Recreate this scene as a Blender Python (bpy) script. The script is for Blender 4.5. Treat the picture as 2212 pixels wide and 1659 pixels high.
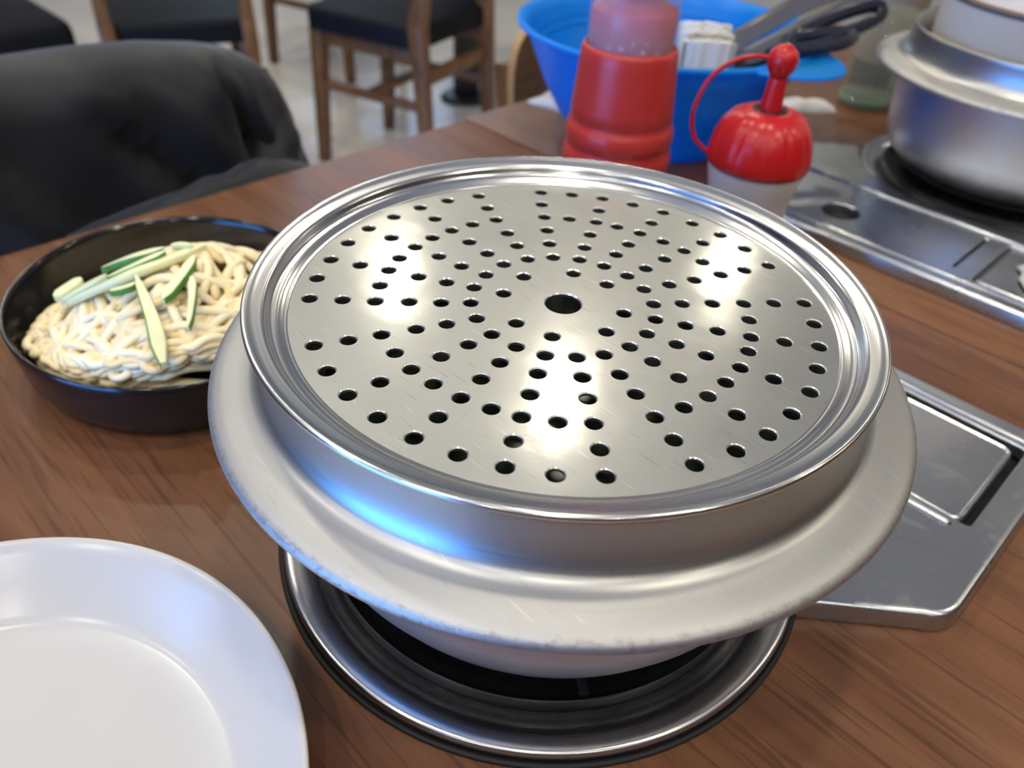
import bpy, bmesh, math, random
from mathutils import Vector, Matrix
from mathutils.geometry import delaunay_2d_cdt
from mathutils import noise as mnoise

for o in list(bpy.data.objects):
    bpy.data.objects.remove(o, do_unlink=True)
SC = bpy.context.scene
COL = SC.collection
PI = math.pi
random.seed(7)

# ------------------------------------------------------------------ camera
W_PX, H_PX, F_PX = 2212, 1659, 1685.4
YAW, PITCH, ROLL = -0.762326, 0.678658, 0.0612256
CAM = Vector((0.194534, -0.233753, 0.340176))
fw = Vector((math.sin(YAW) * math.cos(PITCH), math.cos(YAW) * math.cos(PITCH), -math.sin(PITCH)))
rt = Vector((math.cos(YAW), -math.sin(YAW), 0.0))
up = rt.cross(fw)
r2 = rt * math.cos(ROLL) + up * math.sin(ROLL)
u2 = up * math.cos(ROLL) - rt * math.sin(ROLL)
cd = bpy.data.cameras.new('camera')
cam = bpy.data.objects.new('camera', cd)
COL.objects.link(cam)
m = Matrix.Identity(4)
for i in range(3):
    m[i][0], m[i][1], m[i][2], m[i][3] = r2[i], u2[i], -fw[i], CAM[i]
cam.matrix_world = m
cd.sensor_fit = 'HORIZONTAL'
cd.sensor_width = 36.0
cd.lens = 36.0 * F_PX / W_PX
cd.clip_start = 0.01
cd.dof.use_dof = True
cd.dof.focus_distance = 0.315
cd.dof.aperture_fstop = cd.lens / 3.5
SC.camera = cam

# ------------------------------------------------------------------ world, daylight, exposure
world = bpy.data.worlds.new('world')
SC.world = world
world.use_nodes = True
bgn = world.node_tree.nodes['Background']
bgn.inputs['Color'].default_value = (0.30, 0.52, 1.0, 1)
bgn.inputs['Strength'].default_value = 0.6

FLOOR_Z, CEIL_Z = -0.76, 1.90
LAMP_W = 7.0
WIN_W = 115.0
wl = bpy.data.lights.new('window_daylight', 'AREA')
wl.shape = 'RECTANGLE'; wl.size = 2.2; wl.size_y = 1.9
wl.energy = WIN_W; wl.color = (0.07, 0.32, 1.0)
wlo = bpy.data.objects.new('window_daylight', wl)
COL.objects.link(wlo)
wlo.location = (-0.35, -3.16, 0.25)
wlo.rotation_euler = (PI / 2, 0, 0)      # shines along +y into the room

wl2 = bpy.data.lights.new('window_daylight', 'AREA')
wl2.shape = 'RECTANGLE'; wl2.size = 2.2; wl2.size_y = 1.5
wl2.energy = 14.0; wl2.color = (0.62, 0.80, 1.0)
wlo2 = bpy.data.objects.new('window_daylight', wl2)
COL.objects.link(wlo2)
wlo2.location = (-5.06, 3.2, 0.95)
wlo2.rotation_euler = (PI / 2, 0, -PI / 2)

vs = SC.view_settings
vs.view_transform = 'Standard'; vs.look = 'None'
vs.exposure = 0.04; vs.gamma = 1.0; vs.use_curve_mapping = False

cy_ = SC.cycles
cy_.use_light_tree = False
cy_.max_bounces = 6; cy_.diffuse_bounces = 3; cy_.glossy_bounces = 4; cy_.transmission_bounces = 6
cy_.caustics_reflective = False; cy_.caustics_refractive = False

# ------------------------------------------------------------------ helpers
def link(o, parent=None):
    COL.objects.link(o)
    if parent is not None:
        o.parent = parent
    return o

def mesh_obj(name, verts, faces, mat, parent=None, smooth=True, sharp=None):
    me = bpy.data.meshes.new(name)
    me.from_pydata([tuple(v) for v in verts], [], faces)
    me.update()
    if mat is not None:
        me.materials.append(mat)
    if smooth:
        me.polygons.foreach_set('use_smooth', [True] * len(me.polygons))
    o = bpy.data.objects.new(name, me)
    link(o, parent)
    if smooth and sharp:
        me.set_sharp_from_angle(angle=math.radians(sharp))
    return o

def tag(o, label=None, cat=None, group=None, kind=None):
    if label: o['label'] = label
    if cat: o['category'] = cat
    if group: o['group'] = group
    if kind: o['kind'] = kind
    return o

def thing(name, label, cat, loc=(0, 0, 0), rz=0.0, group=None):
    o = bpy.data.objects.new(name, None)
    o.empty_display_size = 0.02
    link(o)
    o.location = loc; o.rotation_euler = (0, 0, rz)
    return tag(o, label, cat, group)

def copy_tree(o, parent=None):
    c = o.copy(); COL.objects.link(c); c.parent = parent
    for ch in o.children:
        copy_tree(ch, c)
    return c

def lathe_data(prof, seg=96, close=False, sx=1.0, sy=1.0, cx=0, cy=0):
    """revolve (r,z) points; r==0 ends collapse to a single vertex"""
    V, F, rings = [], [], []
    for r, z in prof:
        if r < 1e-6:
            rings.append([len(V)]); V.append((cx, cy, z))
        else:
            k = len(V)
            for i in range(seg):
                a = 2 * PI * i / seg
                V.append((cx + sx * r * math.cos(a), cy + sy * r * math.sin(a), z))
            rings.append(list(range(k, k + seg)))
    n = len(rings)
    for j in range(n if close else n - 1):
        A, B = rings[j], rings[(j + 1) % n]
        for i in range(seg):
            i2 = (i + 1) % seg
            if len(A) == 1 and len(B) == 1: continue
            if len(A) == 1: F.append((A[0], B[i2], B[i]))
            elif len(B) == 1: F.append((A[i], A[i2], B[0]))
            else: F.append((A[i], A[i2], B[i2], B[i]))
    return V, F

def lathe(name, prof, mat, parent=None, seg=96, close=False, sharp=None, **k):
    V, F = lathe_data(prof, seg, close, **k)
    o = mesh_obj(name, V, F, mat, parent, True, sharp)
    fix_normals(o)
    return o

def fix_normals(o):
    bm = bmesh.new(); bm.from_mesh(o.data)
    bmesh.ops.recalc_face_normals(bm, faces=bm.faces)
    bm.to_mesh(o.data); bm.free()

def catmull(pts, n):
    P = [Vector(q) for q in pts]
    if len(P) == 2:
        return [P[0].lerp(P[1], i / n) for i in range(n + 1)]
    P = [P[0] * 2 - P[1]] + P + [P[-1] * 2 - P[-2]]
    out = []
    segs = len(P) - 3
    for i in range(n + 1):
        t = i / n * segs
        k = min(int(t), segs - 1); t -= k
        a, b, c, d = P[k:k + 4]
        out.append(0.5 * ((2 * b) + (c - a) * t + (2 * a - 5 * b + 4 * c - d) * t * t + (-a + 3 * b - 3 * c + d) * t ** 3))
    return out

def tube_data(path, rad, sides=8, flat=1.0, closed=False, upv=Vector((0, 0, 1)), caps=True, base=0, round_ends=False):
    """sweep an ellipse (rad wide, rad*flat thick) along path; rad number or list"""
    n = len(path)
    V, F = [], []
    for i, q in enumerate(path):
        if closed:
            t = path[(i + 1) % n] - path[i - 1]
        else:
            t = path[min(i + 1, n - 1)] - path[max(i - 1, 0)]
        if t.length < 1e-9: t = Vector((1, 0, 0))
        t.normalize()
        s = t.cross(upv)
        if s.length < 1e-3: s = t.cross(Vector((0, 1, 0)))
        s.normalize()
        b = s.cross(t).normalized()
        r = rad[i] if isinstance(rad, (list, tuple)) else rad
        if round_ends and not closed:
            e = min(i, n - 1 - i)
            r *= (0.45, 0.85)[e] if e < 2 else 1.0
        for k in range(sides):
            a = 2 * PI * k / sides
            V.append(q + s * (math.cos(a) * r) + b * (math.sin(a) * r * flat))
    m_ = n if closed else n - 1
    for i in range(m_):
        for k in range(sides):
            a, b2 = i * sides + k, i * sides + (k + 1) % sides
            c, d = ((i + 1) % n) * sides + (k + 1) % sides, ((i + 1) % n) * sides + k
            F.append((base + a, base + b2, base + c, base + d))
    if caps and not closed:
        F.append(tuple(base + k for k in reversed(range(sides))))
        F.append(tuple(base + (n - 1) * sides + k for k in range(sides)))
    return V, F

def tube(name, pts, rad, mat, parent=None, n=None, sides=12, sharp=None, **k):
    path = catmull(pts, n) if n else [Vector(q) for q in pts]
    V, F = tube_data(path, rad, sides, **k)
    o = mesh_obj(name, V, F, mat, parent, True, sharp)
    fix_normals(o)
    return o

def box_obj(name, lo, hi, mat, parent=None, bevel=0.0, seg=2):
    bm = bmesh.new()
    bmesh.ops.create_cube(bm, size=1.0)
    lo, hi = Vector(lo), Vector(hi)
    for v in bm.verts:
        v.co = Vector((lo[i] + (v.co[i] + 0.5) * (hi[i] - lo[i]) for i in range(3)))
    if bevel > 0:
        bmesh.ops.bevel(bm, geom=list(bm.edges), offset=bevel, segments=seg, affect='EDGES', profile=0.5)
    me = bpy.data.meshes.new(name); bm.to_mesh(me); bm.free()
    me.materials.append(mat)
    if bevel > 0:
        me.polygons.foreach_set('use_smooth', [True] * len(me.polygons))
        me.set_sharp_from_angle(angle=math.radians(40))
    return link(bpy.data.objects.new(name, me), parent)

def beam(name, a, b, w, d, mat, parent=None, w2=None, bevel=0.004, side=None):
    """square bar from a to b, w wide (along side), d deep; tapers to w2 at b"""
    a, b = Vector(a), Vector(b)
    t = (b - a).normalized()
    s = Vector(side) if side is not None else (Vector((1, 0, 0)) if abs(t.z) > 0.7 else Vector((0, 0, 1)))
    s = (s - t * s.dot(t)).normalized()
    q = t.cross(s)
    k = (w2 / w) if w2 else 1.0
    V = []
    for P, f in ((a, 1.0), (b, k)):
        for i, j in ((-1, -1), (1, -1), (1, 1), (-1, 1)):
            V.append(P + s * (i * w / 2 * f) + q * (j * d / 2 * f))
    F = [(3, 2, 1, 0), (4, 5, 6, 7)] + [(i, (i + 1) % 4, 4 + (i + 1) % 4, 4 + i) for i in range(4)]
    bm = bmesh.new()
    vs_ = [bm.verts.new(v) for v in V]
    for f in F: bm.faces.new([vs_[i] for i in f])
    bmesh.ops.recalc_face_normals(bm, faces=bm.faces)
    bmesh.ops.bevel(bm, geom=list(bm.edges), offset=bevel, segments=2, affect='EDGES', profile=0.5)
    me = bpy.data.meshes.new(name); bm.to_mesh(me); bm.free()
    me.materials.append(mat)
    me.polygons.foreach_set('use_smooth', [True] * len(me.polygons))
    me.set_sharp_from_angle(angle=math.radians(40))
    return link(bpy.data.objects.new(name, me), parent)

def circle(cx, cy, r, n):
    return [(cx + r * math.cos(2 * PI * i / n), cy + r * math.sin(2 * PI * i / n)) for i in range(n)]

def round_poly(pts, r, n=5):
    out = []
    N = len(pts)
    for i in range(N):
        p0, p1, p2 = Vector(pts[i - 1]), Vector(pts[i]), Vector(pts[(i + 1) % N])
        rr = r[i] if isinstance(r, (list, tuple)) else r
        a, b = (p0 - p1), (p2 - p1)
        rr = min(rr, a.length * .45, b.length * .45)
        A, B = p1 + a.normalized() * rr, p1 + b.normalized() * rr
        for k in range(n + 1):
            t = k / n
            out.append(tuple(A * (1 - t) ** 2 + p1 * 2 * t * (1 - t) + B * t * t))
    return out

def offset_poly(pts, d):
    """inward offset (d>0) of a counter-clockwise polygon"""
    N = len(pts); out = []
    for i in range(N):
        p0, p1, p2 = Vector(pts[i - 1]), Vector(pts[i]), Vector(pts[(i + 1) % N])
        e1, e2 = (p1 - p0), (p2 - p1)
        if e1.length < 1e-9: e1 = e2
        if e2.length < 1e-9: e2 = e1
        n1 = Vector((-e1.y, e1.x)).normalized(); n2 = Vector((-e2.y, e2.x)).normalized()
        nn = (n1 + n2)
        nn = nn.normalized() if nn.length > 1e-6 else n1
        k = 1.0 / max(0.5, nn.dot(n1))
        out.append(tuple(p1 + nn * d * k))
    return out

def sheet_data(outline, holes, z, down, hole_chamfer=0.0005, edge=()):
    """flat sheet with real holes: outline ccw, holes = list of ccw loops; edge = [(outset, dz)...] rings outward"""
    pts, edges = [], []
    def add(loop):
        k = len(pts); n = len(loop)
        pts.extend(Vector(q) for q in loop)
        edges.extend((k + i, k + (i + 1) % n) for i in range(n))
        return list(range(k, k + n))
    idx_out = add(outline)
    idx_h = [add([(q) for q in h]) for h in holes]
    r = delaunay_2d_cdt(pts, edges, [], 0, 1e-7)
    vco, _, fcs, orig = r[0], r[1], r[2], r[3]
    V = [(v.x, v.y, z) for v in vco]
    def inpoly(q, loop):
        c = False; j = len(loop) - 1
        for i in range(len(loop)):
            a, b = loop[i], loop[j]
            if (a[1] > q[1]) != (b[1] > q[1]) and q[0] < (b[0] - a[0]) * (q[1] - a[1]) / (b[1] - a[1]) + a[0]: c = not c
            j = i
        return c
    bbs = [(min(q[0] for q in h), max(q[0] for q in h), min(q[1] for q in h), max(q[1] for q in h), h) for h in holes]
    F = []
    for f in fcs:
        q = (sum(vco[i].x for i in f) / len(f), sum(vco[i].y for i in f) / len(f))
        if any(b[0] < q[0] < b[1] and b[2] < q[1] < b[3] and inpoly(q, b[4]) for b in bbs): continue
        if not inpoly(q, outline): continue
        F.append(tuple(f))
    back = {}
    for i, os_ in enumerate(orig):
        for q in os_: back[q] = i
    for loop in idx_h:
        L = [back[i] for i in loop]
        n = len(L)
        c = Vector((sum(V[i][0] for i in L) / n, sum(V[i][1] for i in L) / n))
        prev = L
        for shrink, dz in ((hole_chamfer, -hole_chamfer * 0.9), (hole_chamfer, -down)):
            k = len(V)
            for i in L:
                d = Vector(V[i][:2]) - c
                d = d * (1 - shrink / d.length)
                V.append((c.x + d.x, c.y + d.y, z + dz))
            for i in range(n):
                j = (i + 1) % n
                F.append((prev[i], prev[j], k + j, k + i))
            prev = list(range(k, k + n))
    if edge:
        prev = [back[i] for i in idx_out]; n = len(prev)
        for outset, dz in edge:
            loop = offset_poly(outline, -outset)
            k = len(V)
            V.extend((q[0], q[1], z + dz) for q in loop)
            for i in range(n):
                j = (i + 1) % n
                F.append((prev[i], prev[j], k + j, k + i))
            prev = list(range(k, k + n))
    return V, F
HOLES = [(-0.1034, 0.0420), (-0.0848, 0.0731), (-0.0717, 0.0849), (-0.0575, 0.0951), (-0.0418, 0.1028), (-0.0248, 0.1086), (-0.0065, 0.1105), 
(0.0110, 0.1113), (0.0279, 0.1086), (0.0453, 0.1031), (-0.1098, 0.0247), (-0.0894, 0.0358), (-0.0738, 0.0625), (-0.0489, 0.0820), (-0.1125, 0.0077), 
(-0.0976, 0.0056), (-0.0765, 0.0302), (-0.0625, 0.0527), (-0.0525, 0.0618), (-0.0408, 0.0704), (-0.0210, 0.0933), (-0.1128, -0.0099), (-0.0823, 
0.0041), (-0.0805, 0.0169), (-0.0620, 0.0245), (-0.0510, 0.0429), (-0.0302, 0.0752), (-0.0177, 0.0792), (-0.0043, 0.0813), (0.0100, 0.0966), 
(-0.1106, -0.0277), (-0.0955, -0.0247), (-0.0825, -0.0087), (-0.0674, 0.0030), (-0.0493, 0.0191), (-0.0402, 0.0334), (-0.0335, 0.0572), (-0.0139, 
0.0649), (0.0087, 0.0820), (-0.1048, -0.0445), (-0.0806, -0.0214), (-0.0768, -0.0341), (-0.0661, -0.0182), (-0.0530, 0.0021), (-0.0364, 0.0138), 
(-0.0296, 0.0249), (-0.0261, 0.0446), (-0.0112, 0.0517), (0.0075, 0.0673), (0.0216, 0.0800), (0.0399, 0.0895), (-0.0965, -0.0602), (-0.0834, 
-0.0525), (-0.0710, -0.0449), (-0.0520, -0.0158), (-0.0403, 0.0012), (-0.0196, 0.0335), (-0.0076, 0.0382), (0.0071, 0.0525), (0.0348, 0.0765), 
(0.0292, 0.0623), (-0.0863, -0.0746), (-0.0627, -0.0563), (-0.0575, -0.0378), (-0.0453, -0.0309), (-0.0385, -0.0122), (-0.0258, 0.0005), (-0.0125, 
0.0212), (0.0045, 0.0260), (0.0057, 0.0399), (0.0239, 0.0493), (0.0186, 0.0365), (-0.0738, -0.0867), (-0.0636, -0.0762), (-0.0534, -0.0658), 
(-0.0434, -0.0545), (-0.0337, -0.0440), (-0.0252, -0.0338), (-0.0338, -0.0240), (-0.0213, -0.0170), (0.0296, 0.0298), (0.0380, 0.0404), (0.0471, 
0.0514), (0.0568, 0.0629), (0.0658, 0.0743), (0.0752, 0.0855), (0.0256, 0.0132), (0.0379, 0.0204), (0.0496, 0.0270), (0.0616, 0.0345), (0.0659, 
0.0531), (0.0872, 0.0732), (-0.0003, -0.0294), (-0.0141, -0.0402), (-0.0193, -0.0530), (-0.0248, -0.0654), (-0.0310, -0.0791), (-0.0366, -0.0919), 
(-0.0427, -0.1047), (-0.0011, -0.0433), (-0.0020, -0.0558), (0.0122, -0.0416), (0.0169, -0.0246), (0.0299, -0.0040), (0.0424, 0.0086), (0.0557, 
0.0122), (0.0739, 0.0420), (0.0857, 0.0501), (0.0976, 0.0588), (-0.0172, -0.0826), (-0.0030, -0.0699), (0.0156, -0.0543), (0.0244, -0.0367), (0.0339, 
-0.0276), (0.0401, -0.0174), (0.0436, -0.0047), (0.0565, -0.0056), (0.0688, 0.0153), (0.0790, 0.0318), (0.0832, 0.0193), (0.1051, 0.0435), (-0.0250, 
-0.1102), (-0.0042, -0.0845), (0.0186, -0.0675), (0.0309, -0.0477), (0.0443, -0.0358), (0.0531, -0.0228), (0.0703, -0.0060), (0.0848, 0.0062), 
(0.0966, 0.0232), (-0.0058, -0.0986), (0.0086, -0.0836), (0.0220, -0.0811), (0.0381, -0.0595), (0.0547, -0.0442), (0.0653, -0.0276), (0.0851, 
-0.0068), (0.1109, 0.0270), (-0.0074, -0.1126), (0.0345, -0.0767), (0.0454, -0.0714), (0.0564, -0.0631), (0.0659, -0.0534), (0.0789, -0.0329), 
(0.0828, -0.0197), (0.0991, -0.0076), (0.1130, 0.0092), (0.0103, -0.1118), (0.0250, -0.0948), (0.0529, -0.0829), (0.0766, -0.0624), (0.0914, 
-0.0378), (0.1133, -0.0084), (0.0280, -0.1087), (0.0449, -0.1025), (0.0604, -0.0942), (0.0748, -0.0838), (0.0869, -0.0711), (0.1043, -0.0427), 
(0.1102, -0.0252)]
# ------------------------------------------------------------------ materials
def new_mat(name):
    mt = bpy.data.materials.new(name); mt.use_nodes = True
    nt = mt.node_tree
    return mt, nt, nt.nodes['Principled BSDF']

def N(nt, kind, **k):
    n = nt.nodes.new(kind)
    for a, b in k.items(): setattr(n, a, b)
    return n

def ramp(nt, fac, stops):
    r = N(nt, 'ShaderNodeValToRGB')
    el = r.color_ramp.elements
    while len(el) < len(stops): el.new(0.5)
    for e, (p_, c_) in zip(el, stops):
        e.position = p_; e.color = tuple(c_) + (1,) if len(c_) == 3 else c_
    nt.links.new(fac, r.inputs['Fac'])
    return r.outputs['Color']

def noise(nt, vec, scale, detail=3.0, rough=0.55, dist=0.0):
    n = N(nt, 'ShaderNodeTexNoise')
    n.inputs['Scale'].default_value = scale
    n.inputs['Detail'].default_value = detail
    n.inputs['Roughness'].default_value = rough
    n.inputs['Distortion'].default_value = dist
    if vec is not None: nt.links.new(vec, n.inputs['Vector'])
    return n.outputs['Fac']

def mapping(nt, sc=(1, 1, 1), rot=(0, 0, 0), loc=(0, 0, 0)):
    tc = N(nt, 'ShaderNodeTexCoord'); mp = N(nt, 'ShaderNodeMapping')
    mp.inputs['Scale'].default_value = sc; mp.inputs['Rotation'].default_value = rot; mp.inputs['Location'].default_value = loc
    nt.links.new(tc.outputs['Object'], mp.inputs['Vector'])
    return mp.outputs['Vector']

def bump(nt, b, height, strength, dist=0.001, prev=None):
    n = N(nt, 'ShaderNodeBump')
    n.inputs['Strength'].default_value = strength; n.inputs['Distance'].default_value = dist
    nt.links.new(height, n.inputs['Height'])
    if prev is not None: nt.links.new(prev, n.inputs['Normal'])
    nt.links.new(n.outputs['Normal'], b.inputs['Normal'])
    return n.outputs['Normal']

def mathn(nt, op, a, b=None, clamp=False):
    n = N(nt, 'ShaderNodeMath', operation=op, use_clamp=clamp)
    for i, x in enumerate((a, b)):
        if x is None: continue
        if isinstance(x, (int, float)): n.inputs[i].default_value = x
        else: nt.links.new(x, n.inputs[i])
    return n.outputs[0]

def mixc(nt, fac, a, b, blend='MIX'):
    n = N(nt, 'ShaderNodeMix', data_type='RGBA', blend_type=blend)
    if isinstance(fac, (int, float)): n.inputs['Factor'].default_value = fac
    else: nt.links.new(fac, n.inputs['Factor'])
    for k, x in (('A', a), ('B', b)):
        s = [i for i in n.inputs if i.name == k and i.type == 'RGBA'][0]
        if isinstance(x, tuple): s.default_value = x + (1,) if len(x) == 3 else x
        else: nt.links.new(x, s)
    return [o for o in n.outputs if o.type == 'RGBA'][0]

def plain(name, col, rough=0.5, metal=0.0, spec=0.5, coat=0.0, sss=0.0, var=0.0, vscale=30, trans=0.0, ior=1.45, bmp=0.0, bscale=200, sheen=0.0):
    mt, nt, b = new_mat(name)
    b.inputs['Base Color'].default_value = tuple(col) + (1,)
    b.inputs['Roughness'].default_value = rough
    b.inputs['Metallic'].default_value = metal
    b.inputs['Specular IOR Level'].default_value = spec
    b.inputs['Coat Weight'].default_value = coat
    b.inputs['Coat Roughness'].default_value = 0.08
    b.inputs['Transmission Weight'].default_value = trans
    b.inputs['IOR'].default_value = ior
    b.inputs['Sheen Weight'].default_value = sheen
    if sss:
        b.inputs['Subsurface Weight'].default_value = sss
        b.inputs['Subsurface Radius'].default_value = (0.006, 0.004, 0.002)
        b.inputs['Subsurface Scale'].default_value = 1.0
    v = mapping(nt)
    if var:
        f = noise(nt, v, vscale, 4)
        c = mixc(nt, f, tuple(x * (1 - var) for x in col), tuple(min(1, x * (1 + var)) for x in col))
        nt.links.new(c, b.inputs['Base Color'])
    if bmp:
        bump(nt, b, noise(nt, v, bscale, 3), bmp, 0.0006)
    return mt

def wood_mat(name, dark, mid, light, rough=0.33, grain=(2.2, 34, 34), coat=0.0, spec=0.5):
    mt, nt, b = new_mat(name)
    v = mapping(nt, grain)
    f1 = noise(nt, v, 1.0, 7, 0.62, 0.6)
    v2 = mapping(nt, (grain[0] * 5, grain[1] * 9, grain[2] * 9), loc=(3, 1, 2))
    f2 = noise(nt, v2, 1.0, 3, 0.6)
    v3 = mapping(nt, (1.6, 3.0, 3.0), loc=(1.3, 5, 2))
    f3 = noise(nt, v3, 1.0, 3, 0.5, 1.2)
    c1 = ramp(nt, f1, [(0.30, dark), (0.52, mid), (0.72, light)])
    pores = ramp(nt, f2, [(0.37, (0.50, 0.45, 0.42)), (0.46, (1, 1, 1))])
    c2 = mixc(nt, 0.75, c1, pores, 'MULTIPLY')
    blot = ramp(nt, f3, [(0.3, (0.72, 0.70, 0.68)), (0.7, (1.1, 1.1, 1.1))])
    c3 = mixc(nt, 0.8, c2, blot, 'MULTIPLY')
    nt.links.new(c3, b.inputs['Base Color'])
    rr = ramp(nt, f1, [(0.2, (rough * .85,) * 3), (0.8, (rough * 1.2,) * 3)])
    nt.links.new(rr, b.inputs['Roughness'])
    b.inputs['Specular IOR Level'].default_value = spec
    b.inputs['Coat Weight'].default_value = coat
    bump(nt, b, f2, 0.12, 0.0004)
    return mt

def metal_mat(name, col, rough, rvar=0.1, spun=True, dents=0.0, stains=0.0, scratch=0.0, dark_tone=None, wear_r=None, rough_r=None, lobe=None):
    """aluminium / steel; spun = fine rings about the z axis; scratches, stains, painted dark reflection (z0,z1) towards the base"""
    mt, nt, b = new_mat(name)
    b.inputs['Metallic'].default_value = 1.0
    tc = N(nt, 'ShaderNodeTexCoord')
    sep = N(nt, 'ShaderNodeSeparateXYZ'); nt.links.new(tc.outputs['Object'], sep.inputs[0])
    x, y, z = sep.outputs
    r = mathn(nt, 'SQRT', mathn(nt, 'ADD', mathn(nt, 'MULTIPLY', x, x), mathn(nt, 'MULTIPLY', y, y)))
    ang = mathn(nt, 'ARCTAN2', y, x)
    cmb = N(nt, 'ShaderNodeCombineXYZ')
    nt.links.new(mathn(nt, 'MULTIPLY', r, 900.0), cmb.inputs[0])
    nt.links.new(mathn(nt, 'MULTIPLY', ang, 2.2), cmb.inputs[1])
    nt.links.new(mathn(nt, 'MULTIPLY', z, 900.0), cmb.inputs[2])
    rings = noise(nt, cmb.outputs[0], 0.8, 4, 0.6)
    big = noise(nt, tc.outputs['Object'], 28.0, 4, 0.55)
    base = mixc(nt, big, tuple(c * 0.93 for c in col), tuple(min(1, c * 1.05) for c in col))
    rgh = mathn(nt, 'ADD', rough - rvar / 2, mathn(nt, 'MULTIPLY', rings if spun else big, rvar))
    if rough_r:
        w = N(nt, 'ShaderNodeMapRange'); nt.links.new(r, w.inputs[0])
        w.inputs[1].default_value = rough_r[0]; w.inputs[2].default_value = rough_r[1]
        rgh = mathn(nt, 'ADD', rgh, mathn(nt, 'MULTIPLY', w.outputs[0], rough_r[2]))
    if stains:
        s = noise(nt, tc.outputs['Object'], 46.0, 2, 0.4, 0.4)
        sm = ramp(nt, s, [(0.60, (0, 0, 0)), (0.615, (1, 1, 1))])
        base = mixc(nt, mathn(nt, 'MULTIPLY', sm, stains * 2), base, (0.66, 0.61, 0.50))
        rgh = mathn(nt, 'ADD', rgh, mathn(nt, 'MULTIPLY', sm, 0.04))
    if scratch:
        for k, (rot, loc) in enumerate((((0, 0, .5), (0, 0, 0)), ((0, 0, 2.0), (4, 2, 1)), ((0, 0, 1.2), (7, 3, 5)))):
            mp = N(nt, 'ShaderNodeMapping'); mp.inputs['Rotation'].default_value = rot; mp.inputs['Location'].default_value = loc
            mp.inputs['Scale'].default_value = (55, 900, 300)
            nt.links.new(tc.outputs['Object'], mp.inputs['Vector'])
            s = noise(nt, mp.outputs['Vector'], 1.0, 1, 0.4, 0.3)
            sm = ramp(nt, s, [(0.715, (0, 0, 0)), (0.76, (1, 1, 1))])
            base = mixc(nt, mathn(nt, 'MULTIPLY', sm, scratch), base, (0.20, 0.17, 0.14) if k != 1 else (0.95, 0.95, 0.9))
    if wear_r:
        w = N(nt, 'ShaderNodeMapRange'); nt.links.new(r, w.inputs[0])
        w.inputs[1].default_value = wear_r[0]; w.inputs[2].default_value = wear_r[1]
        mp = N(nt, 'ShaderNodeMapping'); mp.inputs['Scale'].default_value = (120, 120, 260)
        nt.links.new(tc.outputs['Object'], mp.inputs['Vector'])
        s = noise(nt, mp.outputs['Vector'], 1.6, 4, 0.7)
        sm = ramp(nt, s, [(0.52, (0, 0, 0)), (0.60, (1, 1, 1))])
        k = mathn(nt, 'MULTIPLY', mathn(nt, 'MULTIPLY', sm, w.outputs[0]), 0.6)
        base = mixc(nt, k, base, (0.22, 0.18, 0.16))
        rgh = mathn(nt, 'ADD', rgh, mathn(nt, 'MULTIPLY', k, 0.15))
    if dark_tone:  # dark reflection near the base painted into the colour by height
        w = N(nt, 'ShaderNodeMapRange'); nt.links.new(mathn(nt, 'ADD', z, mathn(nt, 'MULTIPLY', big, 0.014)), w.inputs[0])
        w.inputs[1].default_value = dark_tone[1]; w.inputs[2].default_value = dark_tone[0]
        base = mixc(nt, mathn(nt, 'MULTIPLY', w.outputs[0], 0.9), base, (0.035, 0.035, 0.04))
    nt.links.new(base, b.inputs['Base Color'])
    nt.links.new(rgh, b.inputs['Roughness'])
    nrm = bump(nt, b, rings if spun else noise(nt, tc.outputs['Object'], 900, 2), 0.05, 0.0003)
    if dents:
        d = noise(nt, tc.outputs['Object'], 26.0, 2, 0.45)
        nrm = bump(nt, b, d, dents, 0.004, nrm)
    if lobe:
        g = N(nt, 'ShaderNodeBsdfAnisotropic')
        g.inputs['Roughness'].default_value = lobe[1]
        nt.links.new(base, g.inputs['Color']); nt.links.new(nrm, g.inputs['Normal'])
        mx = N(nt, 'ShaderNodeMixShader'); mx.inputs[0].default_value = lobe[0]
        nt.links.new(b.outputs[0], mx.inputs[1]); nt.links.new(g.outputs[0], mx.inputs[2])
        nt.links.new(mx.outputs[0], nt.nodes['Material Output'].inputs['Surface'])
    return mt

M = {}
M['table'] = wood_mat('table_laminate', (0.130, 0.050, 0.020), (0.182, 0.074, 0.030), (0.228, 0.102, 0.044), 0.40, (2.0, 30, 30), spec=0.42)
M['chair_wood'] = wood_mat('chair_wood', (0.09, 0.036, 0.012), (0.17, 0.075, 0.024), (0.24, 0.12, 0.04), 0.4, (18, 18, 2.5))
M['ply'] = wood_mat('plywood_back', (0.10, 0.042, 0.016), (0.17, 0.075, 0.028), (0.23, 0.11, 0.042), 0.35, (20, 2.2, 20))
M['ply_edge'] = plain('plywood_edge', (0.42, 0.24, 0.10), 0.45, var=0.2, vscale=80)
M['vinyl'] = plain('black_vinyl', (0.008, 0.009, 0.012), 0.55, spec=0.12, var=0.2, bmp=0.15, bscale=300)
M['black_metal'] = plain('black_metal', (0.012, 0.012, 0.014), 0.35, 0.0)
M['jacket'] = plain('black_nylon', (0.0095, 0.0100, 0.0125), 0.50, spec=0.32, var=0.35, vscale=14, bmp=0.6, bscale=45, sheen=0.15)
M['tray'] = metal_mat('tray_aluminium', (0.52, 0.525, 0.495), 0.42, 0.07, spun=False, dents=0.10, stains=0.006, scratch=0.30, lobe=(0.34, 0.15))
M['tray_rim'] = metal_mat('tray_rim_aluminium', (0.62, 0.63, 0.62), 0.20, 0.10, spun=True)
M['pot'] = metal_mat('pot_aluminium', (0.47, 0.465, 0.445), 0.36, 0.14, spun=True, scratch=0.14, wear_r=(0.1575, 0.162), rough_r=(0.140, 0.147, 0.17))
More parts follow.
